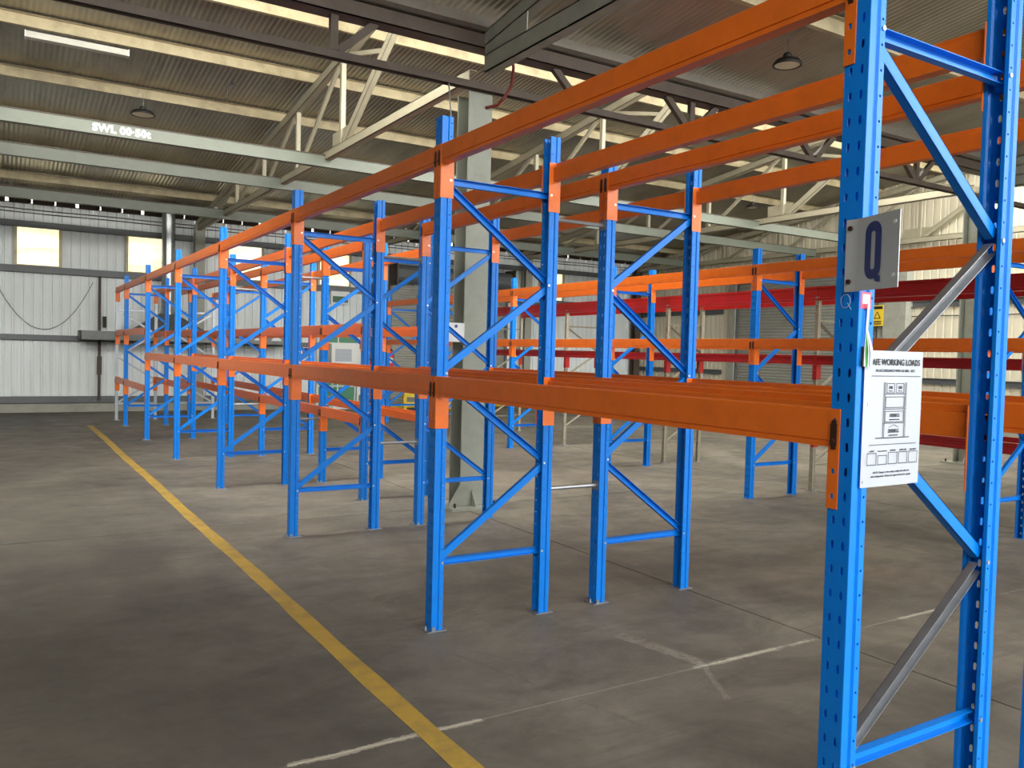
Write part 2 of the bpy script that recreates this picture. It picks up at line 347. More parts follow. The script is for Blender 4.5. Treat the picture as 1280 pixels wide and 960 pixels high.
# roller doors
def roller(name, label, half, height, loc, rz, slat=.075):
    n = int(height/slat); mb = MB(); vs = []
    for k in range(n):
        z = k*slat; vs += [(z+.004, .0), (z+slat*.3, -.016), (z+slat*.7, -.016), (z+slat-.004, .0)]
    pts = []
    for z, y in vs: pts += [(-half, y, z), (half, y, z)]
    mb.poly(pts, [(2*i, 2*i+1, 2*i+3, 2*i+2) for i in range(len(vs)-1)])
    d = struct(name, mb, 'shutter', label); d.location = loc; d.rotation_euler = (0, 0, rz)
    for s in (-1, 1): obj('guide_rail', MB().channel((s*(half+.02), -.02, 0), (s*(half+.02), -.02, height), .12, .08, .005, side=(-s, 0, 0)), 'girt', d)
    obj('bottom_rail', MB().box(-half, half, -.03, .02, 0, .09), 'yellowguard' if 'yellow' in label else 'girt', d)
    return d
d1 = roller('door_1', 'grey roller shutter door with yellow bottom rail in the far wall', 1.95, 3.6, ((DOORX[0]+DOORX[1])/2, YF-.04, 0), 0)
obj('drum_housing', MB().tube((-1.95, -.22, 3.9), (1.95, -.22, 3.9), .27, 16), 'girt', d1)
for s in (-1, 1): obj('drum_bracket', MB().box(s*1.97-.02, s*1.97+.02, -.55, .05, 3.55, 4.25), 'girder', d1)
d2 = roller('door_2', 'wide grey roller shutter door in the cream gable wall', 2.35, 4.1, (XR-.06, (RD[0]+RD[1])/2, 0), -PI/2, .085)
obj('door_post', MB().box(2.4, 2.62, -.12, .05, 0, 4.2), 'conc', d2); obj('door_post', MB().box(-2.62, -2.4, -.12, .05, 0, 4.2), 'conc', d2)

# ------------------------------------------------------------------ roof: sheets on purlins, saw-tooth glazing
def corr(w, length, per=.095, amp=.0045):
    n = int(round(w/per))*6; mb = MB(); vs = []
    for i in range(n+1):
        x = w*i/n; z = amp*math.cos(2*PI*x/per*1.0); vs += [(x, 0, z), (x, length, z)]
    mb.poly(vs, [(2*i, 2*i+2, 2*i+3, 2*i+1) for i in range(n)]); return mb
ce = struct('ceiling', MB().box(XL, XR, RIDGE-.12, RIDGE+.12, zfar(RIDGE)+.03, zfar(RIDGE)+.05), 'roof', 'dull foil underside of corrugated saw-tooth roof')
nr = 38; rw = (XR+.25-XL)/nr; rper = rw/10
Lf = math.hypot(YF+.22-RIDGE, (YF+.22-RIDGE)*SL); Ln = math.hypot(VAL-NRIDGE, (VAL-NRIDGE)*SL)
mf = corr(rw, Lf, rper).mesh('roof_sheet', 'roof', smooth=True); mn = corr(rw, Ln, rper).mesh('roof_sheet', 'roof', smooth=True)
ang = math.atan(SL)
for i in range(nr):
    link('roof_sheet', mf, ce, (XL+i*rw, RIDGE, zfar(RIDGE)+.012), (-ang, 0, 0))
    link('roof_sheet', mn, ce, (XL+i*rw, NRIDGE, znear(NRIDGE)+.012), (-ang, 0, 0))
def glazing(y_top, z_top, y_bot, z_bot, m, label, k):
    g = struct('skylight_%d' % k if False else 'window_%d' % (20+k), MB().box(XL, XR, y_bot-.05, y_bot+.05, z_bot-.05, z_bot), 'girder', label)
    a, b = Vector((0, y_top, z_top)), Vector((0, y_bot, z_bot)); t = (b-a).normalized(); nrm = Vector((0, -t.z, t.y))
    n = 24; w = (XR-XL)/n
    pm = MB(); pm.poly([Vector((x, 0, 0))+p+nrm*q for q in (0, .006) for x, p in ((.03, a), (w-.03, a), (w-.03, b), (.03, b))], [(0,1,2,3),(7,6,5,4),(0,4,5,1),(1,5,6,2),(2,6,7,3),(3,7,4,0)])
    me = pm.mesh('glazing_pane', m)
    bar = MB(); bar.bar(a, b, .05, .05, (1,0,0)); bm_ = bar.mesh('glazing_bar', 'purlin')
    for i in range(n): link('glazing_pane', me, g, (XL+i*w, 0, 0)); link('glazing_bar', bm_, g, (XL+i*w, 0, 0))
    return g
glazing(RIDGE-.05, zfar(RIDGE)-.02, VAL+.22, 5.22, 'glazfar', 'translucent saw-tooth glazing above the valley girder', 1)
glazing(NRIDGE-.05, znear(NRIDGE)-.02, YB+.05, 5.2, 'glaznear', 'translucent saw-tooth glazing over the near bay', 2)

def purlin(y, ztop, label, group):
    mb = MB(); h, fw_ = .15, .065
    prof = [(-fw_, 0), (.004, 0), (.004, -h+.004), (fw_, -h+.004), (fw_, -h), (0, -h), (0, -.004), (-fw_, -.004)]
    mb.prism(prof, (XL+.02, 0, 0), (XR-.02, 0, 0), (0, 1, 0), (0, 0, 1))
    o = obj('purlin', mb, 'purlin', None, (0, y, ztop)); tag(o, label, 'purlin', group)
FP = [19.85, 18.75, 16.95, 15.2, 13.35, 11.55, 9.75, 7.95]
for k, y in enumerate(FP): purlin(y, zfar(y)-.005, '%s weathered steel purlin up from the far end wall' % ORD[k], 'purlins of the far roof slope')
NP = [4.3, 2.5, .7, -1.1, -2.9, -4.7, -6.5]
for k, y in enumerate(NP): purlin(y, znear(y)-.005, '%s weathered steel purlin on the near side of the valley gutter' % ORD[k], 'purlins of the near roof slope')

# valley girder + gutter
gd = thing('lattice_girder', 'dark brown lattice girder under the rusty valley gutter', 'girder', (0, VAL, 4.42))
obj('bottom_chord', MB().box(XL, XR-.1, -.05, .05, .06, .07).box(XL, XR-.1, -.05, -.04, .0, .06).box(XL, XR-.1, .04, .05, .0, .06), 'girder', gd)
obj('top_chord', MB().box(XL, XR-.1, -.1, .1, .41, .42).box(XL, XR-.1, -.1, -.088, .41, .55).box(XL, XR-.1, .088, .1, .41, .55), 'girder', gd)
for c in (-9.0, -4.3, .5, 5.1, 9.8, 14.4):
    for dx in ((0, .42) if c == .5 else (-.42, 0, .42)): obj('web_member', MB().bar((c+dx*.12, 0, .08), (c+dx, 0, .42), .075, .06), 'girder', gd)
for c in (-6.6, -1.9, 3.45, 7.4, 12.1):
    for dx in (-.42, .42): obj('web_member', MB().bar((c+dx*.12, 0, .08), (c+dx, 0, .42), .075, .06), 'girder', gd)
gt = MB(); gt.prism([(-.2, .12), (-.2, .02), (-.14, 0), (.14, 0), (.2, .02), (.2, .14), (.19, .14), (.19, .03), (.13, .01), (-.13, .01), (-.19, .03), (-.19, .12)], (XL, 0, 0), (XR-.05, 0, 0), (0, 1, 0), (0, 0, 1))
tag(obj('valley_gutter', gt, 'gutter', None, (0, VAL, 4.985)), 'rusty grey metal valley gutter on top of the lattice girder', 'gutter')

# trusses
TN = [18.75, 16.7, 14.6, 12.5, 10.35]
def truss(x, label, end=False):
    t = thing('roof_truss', label, 'truss', (x, 0, 4.58), 0, 'trusses of the far roof slope')
    zt = lambda y: zfar(y)-.155-4.58
    obj('bottom_chord', MB().channel((0, VAL+.25, .07), (0, YF-.15, .07), .13, .1, .01, side=(1, 0, 0), flip=1), 'truss', t)
    obj('top_chord', MB().channel((0, YF-.15, zt(YF-.15)-.07), (0, RIDGE, zt(RIDGE)-.07), .14, .11, .01, side=(1, 0, 0), flip=1), 'truss', t)
    for k, y in enumerate(TN):
        obj('vertical_web', MB().bar((0, y, .1), (0, y, zt(y)-.05), .075, .07, (1,0,0)), 'truss', t)
        yo = TN[k-1] if k else YF-.3
        obj('diagonal_web', MB().bar((0, yo-.08, .1), (0, y+.08, zt(y)-.1), .06, .05, (1,0,0)), 'truss', t)
    obj('main_strut', MB().channel((0, 10.25, .12), (0, RIDGE+.12, zt(RIDGE)-.12), .12, .08, .01, side=(1,0,0)), 'truss', t)
    obj('collar', MB().bar((0, 10.2, zt(10.2)-.1), (0, 8.75, 5.62-4.58), .06, .05, (1,0,0)), 'truss', t)
    obj('raking_rafter', MB().bar((0, RIDGE-.02, zt(RIDGE)+.02), (0, VAL+.35, 5.15-4.58), .1, .07, (1,0,0)), 'truss', t)
    obj('gusset_plate', MB().box(-.006, .006, 10.1, 10.75, .1, .36), 'truss', t)
TL = ['cream steel roof truss nearest the strip light end of the far slope', 'cream steel roof truss meeting the grey column above the racks', 'cream steel roof truss between the two columns, hung on the lattice girder',
      'cream steel roof truss before the cream gable wall, meeting the far column', 'cream steel roof truss set against the cream gable wall']
for x, l in zip(TRX, TL): truss(x, l, x > 16)
def ntruss(x, label):
    t = thing('roof_truss', label, 'truss', (x, 0, 4.58), 0, 'trusses of the near roof slope'); zt = lambda y: znear(y)-.155-4.58
    obj('bottom_chord', MB().channel((0, VAL-.1, .09), (0, YB+.1, .09), .18, .12, .012, side=(1,0,0)), 'column', t)
    obj('top_chord', MB().channel((0, VAL-.1, zt(VAL-.1)-.07), (0, NRIDGE, zt(NRIDGE)-.07), .15, .12, .012, side=(1,0,0)), 'column', t)
    obj('end_gusset', MB().box(-.055, -.043, VAL-.9, VAL-.1, .02, zt(VAL)+.04), 'column', t)
    ys = [4.1, 2.2, .3, -1.6, -3.5, -5.4]
    for k, y in enumerate(ys):
        obj('vertical_web', MB().bar((0, y, .1), (0, y, zt(y)-.05), .08, .07, (1,0,0)), 'column', t)
        if k: obj('diagonal_web', MB().bar((0, ys[k-1]-.06, .12), (0, y+.06, zt(y)-.1), .07, .05, (1,0,0)), 'column', t)
ntruss(TRX[1], 'grey green roof truss running from the column over the near bay')
ntruss(TRX[3], 'grey green roof truss over the near bay towards the gable wall')

# pale longitudinal beams at truss level
def tie(y, label, z0=4.5, h=.2):
    t = thing('longitudinal_beam', label, 'beam', (0, y, z0), 0, 'pale beams crossing under the trusses')
    mb = MB().box(XL, XR-.3, -.006, .006, 0, h).box(XL, XR-.3, -.06, .06, h-.01, h).box(XL, XR-.3, -.06, .06, 0, .01)
    obj('beam_bar', MB().box(XL, XR-.3, -.06, .06, 0, h-.012), 'tie', t); obj('beam_cap', MB().box(XL, XR-.3, -.075, .075, h-.012, h), 'girder', t)
    return t
t1 = tie(11.0, 'pale green steel beam stencilled with its lifting limit', 4.48, .18)
text('SWL 00·50t', .138, Matrix.Translation((-1.12, -.062, .04)) @ Matrix.Rotation(PI/2, 4, 'X'), 'paintwhite', t1, 'stencil', bold=.006, width=1.02, spacing=1.06)
tie(13.35, 'plain pale green steel beam next behind the stencilled beam', 4.5, .19)
tie(17.75, 'plain pale green steel beam nearest the far end wall', 4.52, .2)

# ------------------------------------------------------------------ columns
def column(x, y, label, w=.28, d=.26, h=4.42, m='column', foot=True):
    c = thing('steel_column', label, 'column', (x, y, 0))
    mb = MB().box(-w/2, w/2, 0, .016, .03, h).box(-w/2, w/2, d-.016, d, .03, h).box(-.008, .008, .016, d-.016, .03, h)
    obj('shaft', mb, m, c)
    if foot:
        obj('base_plate', MB().box(-.3, .3, -.13, d+.12, 0, .03), m, c)
        for s in (-1, 1): obj('base_stiffener', MB().prism([(s*w/2, .03), (s*.27, .03), (s*.27, .06), (s*w/2, .26)], (0, .0, 0), (0, .014, 0), (1,0,0), (0,0,1)), m, c)
        obj('base_stiffener', MB().prism([(0, .03), (-.11, .03), (-.11, .05), (0, .2)], (-.007, 0, 0), (.007, 0, 0), (0,1,0), (0,0,1)), m, c)
        bmsh = MB().tube((0,0,.03), (0,0,.075), .014, 8).mesh('anchor_bolt', 'clip')
        for sx in (-.24, .24):
            for sy in (-.07, d+.06): link('anchor_bolt', bmsh, c, (sx, sy, 0))
    return c
column(2.145, 6.15, 'grey green steel column standing among the blue racks')
column(11.8, 6.15, 'grey green steel column farther along the lattice girder')
for x, l, m in ((2.18, 'grey wall column behind the exhaust duct', 'conc'), (7.03, 'dark wall column beside the green doorway', 'girder'), (12.1, 'grey wall column beside the far roller shutter', 'conc'), (16.6, 'dark wall column in the corner of the far and gable walls', 'girder')):
    column(x, YF-.36, l, .24, .24, 4.75, m, False)
c = tag(obj('wall_pillar', MB().box(XR-.3, XR, 10.6, 11.2, 0, 4.3).box(XR-.34, XR, 10.55, 11.22, 4.2, 4.32), 'conc'), 'grey concrete pillar beside the gable roller shutter', 'pillar')
ws = thing('warning_sign', 'yellow warning sign hanging beside the concrete pillar', 'sign', (XR-.345, 11.33, 2.6))
obj('board', MB().box(0, .012, -.16, .16, 0, .52), 'yellowguard', ws); obj('warning_triangle', MB().prism([(-.1, .18), (.1, .18), (0, .37)], (-.004, 0, 0), (0, 0, 0), (0,1,0), (0,0,1)), 'black', ws)
obj('triangle_centre', MB().prism([(-.065, .2), (.065, .2), (0, .325)], (-.007, 0, 0), (-.004, 0, 0), (0,1,0), (0,0,1)), 'yellowguard', ws)
obj('header_band', MB().box(-.004, 0, -.14, .14, .42, .49), 'black', ws); obj('text_line', MB().box(-.004, 0, -.12, .12, .09, .12).box(-.004, 0, -.12, .12, .04, .065), 'black', ws)
np_ = thing('notice_plate', 'white notice plate with blue disc on the grey column', 'sign', (1.9, 6.135, 1.78))
obj('plate', MB().box(-.08, .1, -.004, .002, 0, .2), 'white', np_); obj('blue_disc', MB().tube((0, -.007, .165), (0, -.004, .165), .018, 14), 'navy', np_)

# ------------------------------------------------------------------ racking
D = .84; PW = .082; PD = .072; PITCH_H = .0762
def holed(mb, o, u, v, w, h, rw_, rh, cu=None):
    """rectangular cell w x h at origin o (axes u, v) with an octagonal slot half-size rw_, rh centred"""
    o, u, v = Vector(o), Vector(u), Vector(v); cu = w/2 if cu is None else cu; cx, cy = cu, h/2
    outer = [(0,0),(cx,0),(w,0),(w,cy),(w,h),(cx,h),(0,h),(0,cy)]
    k = .55
    inner = [(cx-rw_*k-rw_*.0, cy-rh), (cx+rw_*k, cy-rh), (cx+rw_, cy-rh*k), (cx+rw_, cy+rh*k), (cx+rw_*k, cy+rh), (cx-rw_*k, cy+rh), (cx-rw_, cy+rh*k), (cx-rw_, cy-rh*k)]
    # outer ring re-ordered to face inner octagon
    ring = [(cx-rw_*k, 0), (cx+rw_*k, 0), (w, cy-rh*k), (w, cy+rh*k), (cx+rw_*k, h), (cx-rw_*k, h), (0, cy+rh*k), (0, cy-rh*k)]
    P = lambda q: o + u*q[0] + v*q[1]
    vs = [P(q) for q in inner] + [P(q) for q in ring] + [P((0,0)), P((w,0)), P((w,h)), P((0,h))]
    fs = [(i, (i+1) % 8, 8+(i+1) % 8, 8+i) for i in (0, 2, 4, 6)]
    fs += [(1, 2, 10, 17, 9), (3, 4, 12, 18, 11), (5, 6, 14, 19, 13), (7, 0, 8, 16, 15)]
    mb.poly(vs, fs)
def quad(mb, o, u, v): o, u, v = Vector(o), Vector(u), Vector(v); mb.poly([o, o+u, o+u+v, o+v], [(0,1,2,3)])
def upright(h, pw=PW, pd=PD, pitch=PITCH_H, slot=(.0055, .0135), small=.004, th=.0022):
    mb = MB(); n = int(h/pitch); ph = h/n; hw = pw/2
    Z = Vector((0, 0, ph))
    for k in range(n):
        z = k*ph
        for s in (-1, 1):
            o = (0, 0 if s > 0 else -hw, z)
            holed(mb, o, (0,1,0), (0,0,1), hw, ph, slot[0], slot[1], hw*(.46 if s > 0 else .54))
            y = s*hw; g = s*(hw-.007)
            quad(mb, (0, y, z), (pd*.34, 0, 0), Z)
            quad(mb, (pd*.34, y, z), (pd*.07, g-y, 0), Z)
            quad(mb, (pd*.41, g, z), (pd*.17, 0, 0), Z)
            quad(mb, (pd*.58, g, z), (pd*.07, y-g, 0), Z)
            holed(mb, (pd*.65, y, z), (1,0,0), (0,0,1), pd*.35, ph, small, small)
            quad(mb, (pd, y, z), (0, -s*.013, 0), Z)
    return mb
UP = upright(3.05).mesh('post', 'blue', solid=.0022)
UPC = upright(3.0).mesh('post', 'blue', solid=.0022)
UPG = upright(2.5, .055, .05, .05, (.0075, .014), .006).mesh('post', 'slotted', solid=.002)
UPW = upright(2.78, .06, .055, .0762, (.004, .008), .003).mesh('post', 'galvpale', solid=.002)
BOLT = MB().tube((0, -.006, 0), (0, 0, 0), .008, 6).mesh('bolt', 'bolt')
FOOT = MB().box(-.03, .1, -.055, .055, 0, .006).box(.0, .02, -.05, -.044, .006, .03).tube((-.018, 0, .006), (-.018, 0, .028), .009, 6).mesh('footplate', 'galv')
FOOTB = MB().box(-.01, .085, -.048, .048, 0, .005).mesh('footplate', 'blue')
NODES = [.41, .977, 1.545, 2.11, 2.68]
BR = {}
def brace(key, a, b, flip, m, w=.042, d=.03):
    if (key, m) not in BR: BR[(key, m)] = MB().channel(a, b, w, d, .0025, flip=flip).mesh(key.split('|')[0], m)
    return BR[(key, m)]
def frame(x, y, kind, label, group, mirror=False, depth=D, grey=False):
    f = thing('pallet_rack_upright', label, 'rack upright', (x, y, 0), 0, group)
    up = {'blue': UP, 'c': UPC, 'white': UPW, 'galv': UPG}[kind]; m = 'blue' if kind in ('blue', 'c') else 'slotted' if kind == 'galv' else 'galvpale'
    link('post', up, f); link('post', up, f, (depth, 0, 0), (0, 0, PI))
    pm = FOOTB if m == 'blue' else FOOT
    link('footplate', FOOT if grey or kind == 'blue' else pm, f); link('footplate', FOOT if grey or kind == 'blue' else pm, f, (depth, 0, 0), (0, 0, PI))
    sc = {'blue': 1, 'c': .98, 'white': .9, 'galv': .82}[kind]; nd = [z*sc for z in NODES]
    xa, xb = .062, depth-.062
    if kind == 'galv': xa, xb = .04, depth-.04
    if mirror: xa, xb = xb, xa
    tagk = '%s%d%.2f' % (kind, mirror, depth)
    for k in (0, 4):
        link('horizontal_brace', brace('horizontal_brace|%s%d' % (tagk, k), (min(xa, xb)-.02, 0, nd[k]), (max(xa, xb)+.02, 0, nd[k]), -1, m, .042 if kind != 'galv' else .026), f)
    for k in range(4):
        a = (xa, 0, nd[k]+.025) if k % 2 == 0 else (xb, 0, nd[k]+.025); b = (xb, 0, nd[k+1]-.025) if k % 2 == 0 else (xa, 0, nd[k+1]-.025)
        gm = 'galv' if (grey and k % 2 == 0) else m
        fl_ = (1 if k % 2 == 0 else -1) * (-1 if mirror or grey else 1)
        link('diagonal_brace', brace('diagonal_brace|%s%d%d' % (tagk, k, fl_), a, b, fl_, gm, .042 if kind != 'galv' else .026), f)
    if kind in ('blue', 'c'):
        for k, z in enumerate(nd):
            xx = xa if k % 2 == 0 else xb
            link('bolt', BOLT, f, (xx, -PW/2, z))
        link('bolt', BOLT, f, (xb, -PW/2, nd[0])); link('bolt', BOLT, f, (xb, -PW/2, nd[4]))
    return f

# beams
BAR = {}; CN = {}
CH = .31
def bar_mesh(L, h, m):
    k = (round(L, 3), h, m)
    if k not in BAR:
        if m == 'red': prof = [(-.004, 0), (-.004, .03), (.004, .034), (.004, h-.034), (-.004, h-.03), (-.004, h), (.05, h), (.05, 0)]
        else: prof = [(-.004, 0), (-.004, .013), (.0, .015), (.0, .02), (-.004, .022), (-.004, h-.004), (0, h), (.026, h), (.028, h-.003), (.028, h-.026), (.048, h-.028), (.05, h-.03), (.05, 0)]
        mb = MB(); mb.prism(prof, (0, -L/2, 0), (0, L/2, 0), (1,0,0), (0,0,1)); BAR[k] = mb.mesh('beam_bar', m)
    return BAR[k]
def conn_mesh(s, m):
    if (s, m) not in CN:
        mb = MB(); n = 4; ph = CH/n
        for k in range(n):
            z = -CH+k*ph
            if s < 0: holed(mb, (-.005, -.037, z), (0,1,0), (0,0,1), .039, ph, .0065, .009)
            else: holed(mb, (-.005, -.002, z), (0,1,0), (0,0,1), .039, ph, .0065, .009)
        y = .002 if s < 0 else -.002
        quad(mb, (-.005, y, -CH), (.086, 0, 0), (0, 0, CH))
        me = mb.mesh('connector', m, solid=.0035); CN[(s, m)] = me
    return CN[(s, m)]
CLIP = {}
for s in (-1, 1):
    y0 = -.03 if s < 0 else .006
    CLIP[s] = MB().box(-.0115, -.0068, y0+.001, y0+.023, -.115, -.045).box(-.0105, -.0068, y0+.004, y0+.02, -.125, -.035).tube((-.018, y0+.012, -.098), (-.011, y0+.012, -.098), .0065, 8).mesh('locking_clip', 'clip')
def beam(x, y0, y1, ztop, front, label, group, h=.115, m='orange', conn=True, clips=True, pw=PW):
    L = y1-y0-pw
    t = thing('rack_crossbar', label, 'rack crossbar', (x, (y0+y1)/2, ztop-h), 0 if front else PI, group)
    link('beam_bar', bar_mesh(L-.004, h, m), t)
    if conn:
        for s in (-1, 1):
            c = link('connector', conn_mesh(s, m), t, (0, s*L/2, h))
            if clips: link('locking_clip', CLIP[s], c)
    return t
B = 2.8103; FL = .3923
XA, XB = 0., D+FL
AY = [B*i for i in range(7)]; AW = 6*B+1.437
BY = [0, B, 2*B, 7.06, 3*B, 4*B, 5*B, 6*B]
GA, GB, GC, GD = 'rack beside the yellow line', 'second rack from the yellow line', 'rack in front of the red beams', 'red beamed rack'
FA, FB, FC = 'blue frames of the rack beside the yellow line', 'blue frames of the second rack', 'blue frames of the rack before the red beams'
for i, y in enumerate(AY):
    lab = 'blue rack end frame carrying the letter Q sign and load notice' if i == 0 else 'blue rack frame beside the yellow line, %s along from the Q sign frame' % ORD[i-1]
    frame(XA, y, 'blue', lab, FA, grey=(i == 0))
frame(XA, AW, 'white', 'pale galvanised end frame of the rack beside the yellow line', 'pale end frames')
for i, y in enumerate(BY):
    lab = 'blue frame of the second rack, just past the grey column' if i == 3 else 'blue frame of the second rack, %s along from its near end' % ORD[i]
    frame(XB, y, 'blue', lab, FB, mirror=True)
frame(XB, AW, 'white', 'pale galvanised end frame of the second rack from the yellow line', 'pale end frames', mirror=True)
LOWHI = [('lower', .955), ('middle', 1.965), ('top', 2.885)]; TWO = [('lower', 1.527), ('top', 2.885)]
def rack(x, ys, pairs, name, group, near, far, levels):
    for k, (a, b) in enumerate(pairs):
        for lv, z in levels(k):
            for fr in (True, False):
                beam(x if fr else x+D, ys[a], ys[b], z, fr, 'orange %s beam, %s side, %s bay %s' % (lv, near if fr else far, ORD[k], name), group, h=.12 if z < 2 else .112)
AYW = AY + [AW]
rack(XA, AYW, [(i, i+1) for i in range(7)], 'from the Q frame, rack beside yellow line', 'orange beams of the ' + GA, 'yellow-line', 'inner', lambda k: TWO if k < 5 else LOWHI)
BYW = BY + [AW]
rack(XB, BYW, [(0, 1), (1, 2), (3, 4), (4, 5), (5, 6), (6, 7), (7, 8)], 'along the second rack', 'orange beams of the ' + GB, 'yellow-line', 'column', lambda k: TWO if k < 2 else LOWHI)
# tubes that tie the two back to back racks
SPM = MB().tube((D-.0, 0, 0), (D+FL, 0, 0), .013, 8).box(D, D+.004, -.03, .03, -.03, .03).box(D+FL-.004, D+FL, -.03, .03, -.03, .03).mesh('row_spacer', 'galv')
for i, y in enumerate(AY[1:5]):
    for lv, z in (('low', .8), ('high', 2.54)):
        if i == 4: continue
        tag(link('row_spacer', SPM, None, (0, y, z)), '%s thin grey tube tying the two racks together, %s frame from Q' % (lv, ORD[i]), 'spacer tube', 'row spacers')
# third rack
XC = 5.5; CY = [2.59, 5.35, 8.10, 10.86, 13.61, 16.36]
for i, y in enumerate(CY): frame(XC, y, 'c', 'blue frame of the rack before the red beams, %s along from its near end' % ORD[i], FC)
for i in range(5):
    for lv, z in (('lower', 1.925), ('top', 2.81)):
        for fr in (True, False):
            beam(XC if fr else XC+D, CY[i], CY[i+1], z, fr, 'orange %s beam, %s side, %s bay of rack before red beams' % (lv, 'near' if fr else 'rear', ORD[i]), 'orange beams of the ' + GC, h=.12)
beam(XC, -.17, CY[0], 1.925, True, 'orange lower beam, near side, end bay of rack before red beams', 'orange beams of the ' + GC, h=.12)
beam(XC, -.17, CY[0], 2.81, True, 'orange top beam, near side, end bay of rack before red beams', 'orange beams of the ' + GC, h=.12)
beam(XC+D, -.17, CY[0], 2.81, False, 'orange top beam, rear side, end bay of rack before red beams', 'orange beams of the ' + GC, h=.12)
frame(XC, -.17, 'c', 'blue frame at the near end of the rack before the red beams', FC)
# red rack
XD = 6.72; DD = .78; DY = [-.1, 2.62, 5.40, 8.20, 10.92, 13.65]
for i, y in enumerate(DY): frame(XD, y, 'galv', 'slotted galvanised frame under the red beams, %s along from its near end' % ORD[i], 'slotted frames of the red beamed rack', depth=DD)
for i in range(5):
    for lv, z, h in (('bottom', .88, .12), ('middle', 1.75, .12), ('top', 2.63, .18)):
        for fr in (True, False):
            if lv == 'bottom' and i != 1: continue
            beam(XD if fr else XD+DD, DY[i], DY[i+1], z, fr, 'red %s beam, %s side, %s bay of the red beamed rack' % (lv, 'near' if fr else 'rear', ORD[i]), 'red beams of the red beamed rack', h=h, m='red', conn=(lv != 'top'), clips=False, pw=.055 if lv != 'top' else .004)

# ------------------------------------------------------------------ signs and tags on the Q frame
q = thing('letter_sign', 'grey metal plate with navy letter Q on the end post', 'sign', (-.008, 0, 1.885))
ys = [(0., .002)] + [(0., -.03)] + [(-.002-.056*((k/8.)**1.15), -.03-.18*k/8.) for k in range(1, 9)]
ys = [(-.003, .004), (-.003, -.02), (-.004, -.035), (-.008, -.05)] + [(-.008-.058*k/6., -.05-.165*k/6.) for k in range(1, 7)]
pl = MB(); H = .217; vs = []
for x, y in ys: vs += [(x, y, 0), (x, y, H)]
pl.poly(vs, [(2*i, 2*i+2, 2*i+3, 2*i+1) for i in range(len(ys)-1)]); obj('plate', pl, 'signgrey', q, solid=.0018)
a = Vector((-.008, -.05, 0)); b = Vector((-.066, -.215, 0)); ux = (b-a).normalized(); nn = Vector((-ux.y*-1, -ux.x, 0)); nn = ux.cross(Vector((0,0,1)))
if nn.x > 0: nn = -nn
Rm = Matrix((ux, Vector((0,0,1)), nn)).transposed().to_4x4()
# letter: rounded slab ring with a tail
def rring(w, h, r, n=8):
    out = []
    for cx, cy, a0 in ((w/2-r, h/2-r, 0), (-w/2+r, h/2-r, 90), (-w/2+r, -h/2+r, 180), (w/2-r, -h/2+r, 270)):
        for k in range(n+1): t = math.radians(a0+90*k/n); out.append((cx+r*math.cos(t), cy+r*math.sin(t)))
    return out
ro = rring(.074, .168, .034); ri = rring(.018, .112, .0085); N = len(ro)
lt = MB(); lt.poly([(u, v, 0) for u, v in ro] + [(u, v, 0) for u, v in ri], [(i, (i+1) % N, N+(i+1) % N, N+i) for i in range(N)])
lt.poly([(-.002, -.07, .0002), (.008, -.074, .0002), (.012, -.09, .0002), (.024, -.094, .0002), (.036, -.094, .0002), (.036, -.076, .0002), (.028, -.076, .0002), (.026, -.066, .0002)], [(0,1,2,3,4,5,6,7)])
lme = lt.mesh('letter', 'navy', recalc=False); lme.transform(Matrix.Translation(a + ux*.062 + nn*.0022 + Vector((0,0,.115))) @ Rm); link('letter', lme, q)
for z in (.03, .19): obj('screw', MB().tube((-.011, -.012, z), (-.003, -.012, z), .0075, 10), 'clip', q)
for z in (.035, .185):
    p = a+ux*.155; obj('screw_hole', MB().tube(p+nn*.0005+Vector((0,0,z)), p+nn*.003+Vector((0,0,z)), .006, 10), 'white', q)
tag(obj('chalk_mark', MB().path([(-.0015, .005+.017*math.cos(t*.5), 1.858+.021*math.sin(t*.5)) for t in range(14)], .0012, 5).path([(-.0015, -.002, 1.852), (-.0015, -.016, 1.832)], .0012, 5), 'chalk'), 'pale chalked letter below the grey plate on the end post', 'mark')

s = thing('load_notice', 'white safe working loads notice fixed to the end post', 'notice', (.035, -.0445, 1.288))
SW, SH = .297, .422
pap = MB(); nn_ = 10; vs = []
for k in range(nn_+1): vs += [(SW*k/nn_, -.0025*math.sin(PI*k/nn_), 0), (SW*k/nn_, -.0035*math.sin(PI*k/nn_), SH)]
pap.poly(vs, [(2*i, 2*i+2, 2*i+3, 2*i+1) for i in range(nn_)]); obj('sheet', pap, 'paper', s, solid=.0012)
FX = Matrix.Rotation(PI/2, 4, 'X'); YT = -.0052
def st(body, size, u, v, m='ink', bold=.0004, align='CENTER', width=1.): text(body, size, Matrix.Translation((u, YT, v)) @ FX, m, s, 'lettering', bold, width, .0003, align)
def rect(u0, u1, v0, v1, t=.002, m='inkgrey', name='ruled_box'):
    obj(name, MB().box(u0, u1, YT-.0003, YT, v0, v0+t).box(u0, u1, YT-.0003, YT, v1-t, v1).box(u0, u0+t, YT-.0003, YT, v0, v1).box(u1-t, u1, YT-.0003, YT, v0, v1), m, s)
def ln(u0, u1, v, t=.0018, m='inkgrey'): obj('ruled_line', MB().box(u0, u1, YT-.0003, YT, v, v+t), m, s)
st('SAFE WORKING LOADS', .0265, .148, .378, bold=.0006, width=.9); st('IN ACCORDANCE WITH AS 4084 - 2012', .0115, .15, .357, 'inkgrey', .0002, width=.98)
ln(.03, .28, .343)
for u in (.094, .1, .202, .208): obj('ruled_line', MB().box(u, u+.002, YT-.0003, YT, .153, .325), 'inkgrey', s)
ln(.06, .232, .15, .0028, 'ink')
for v in (.287, .24, .196): ln(.1, .204, v, .0022)
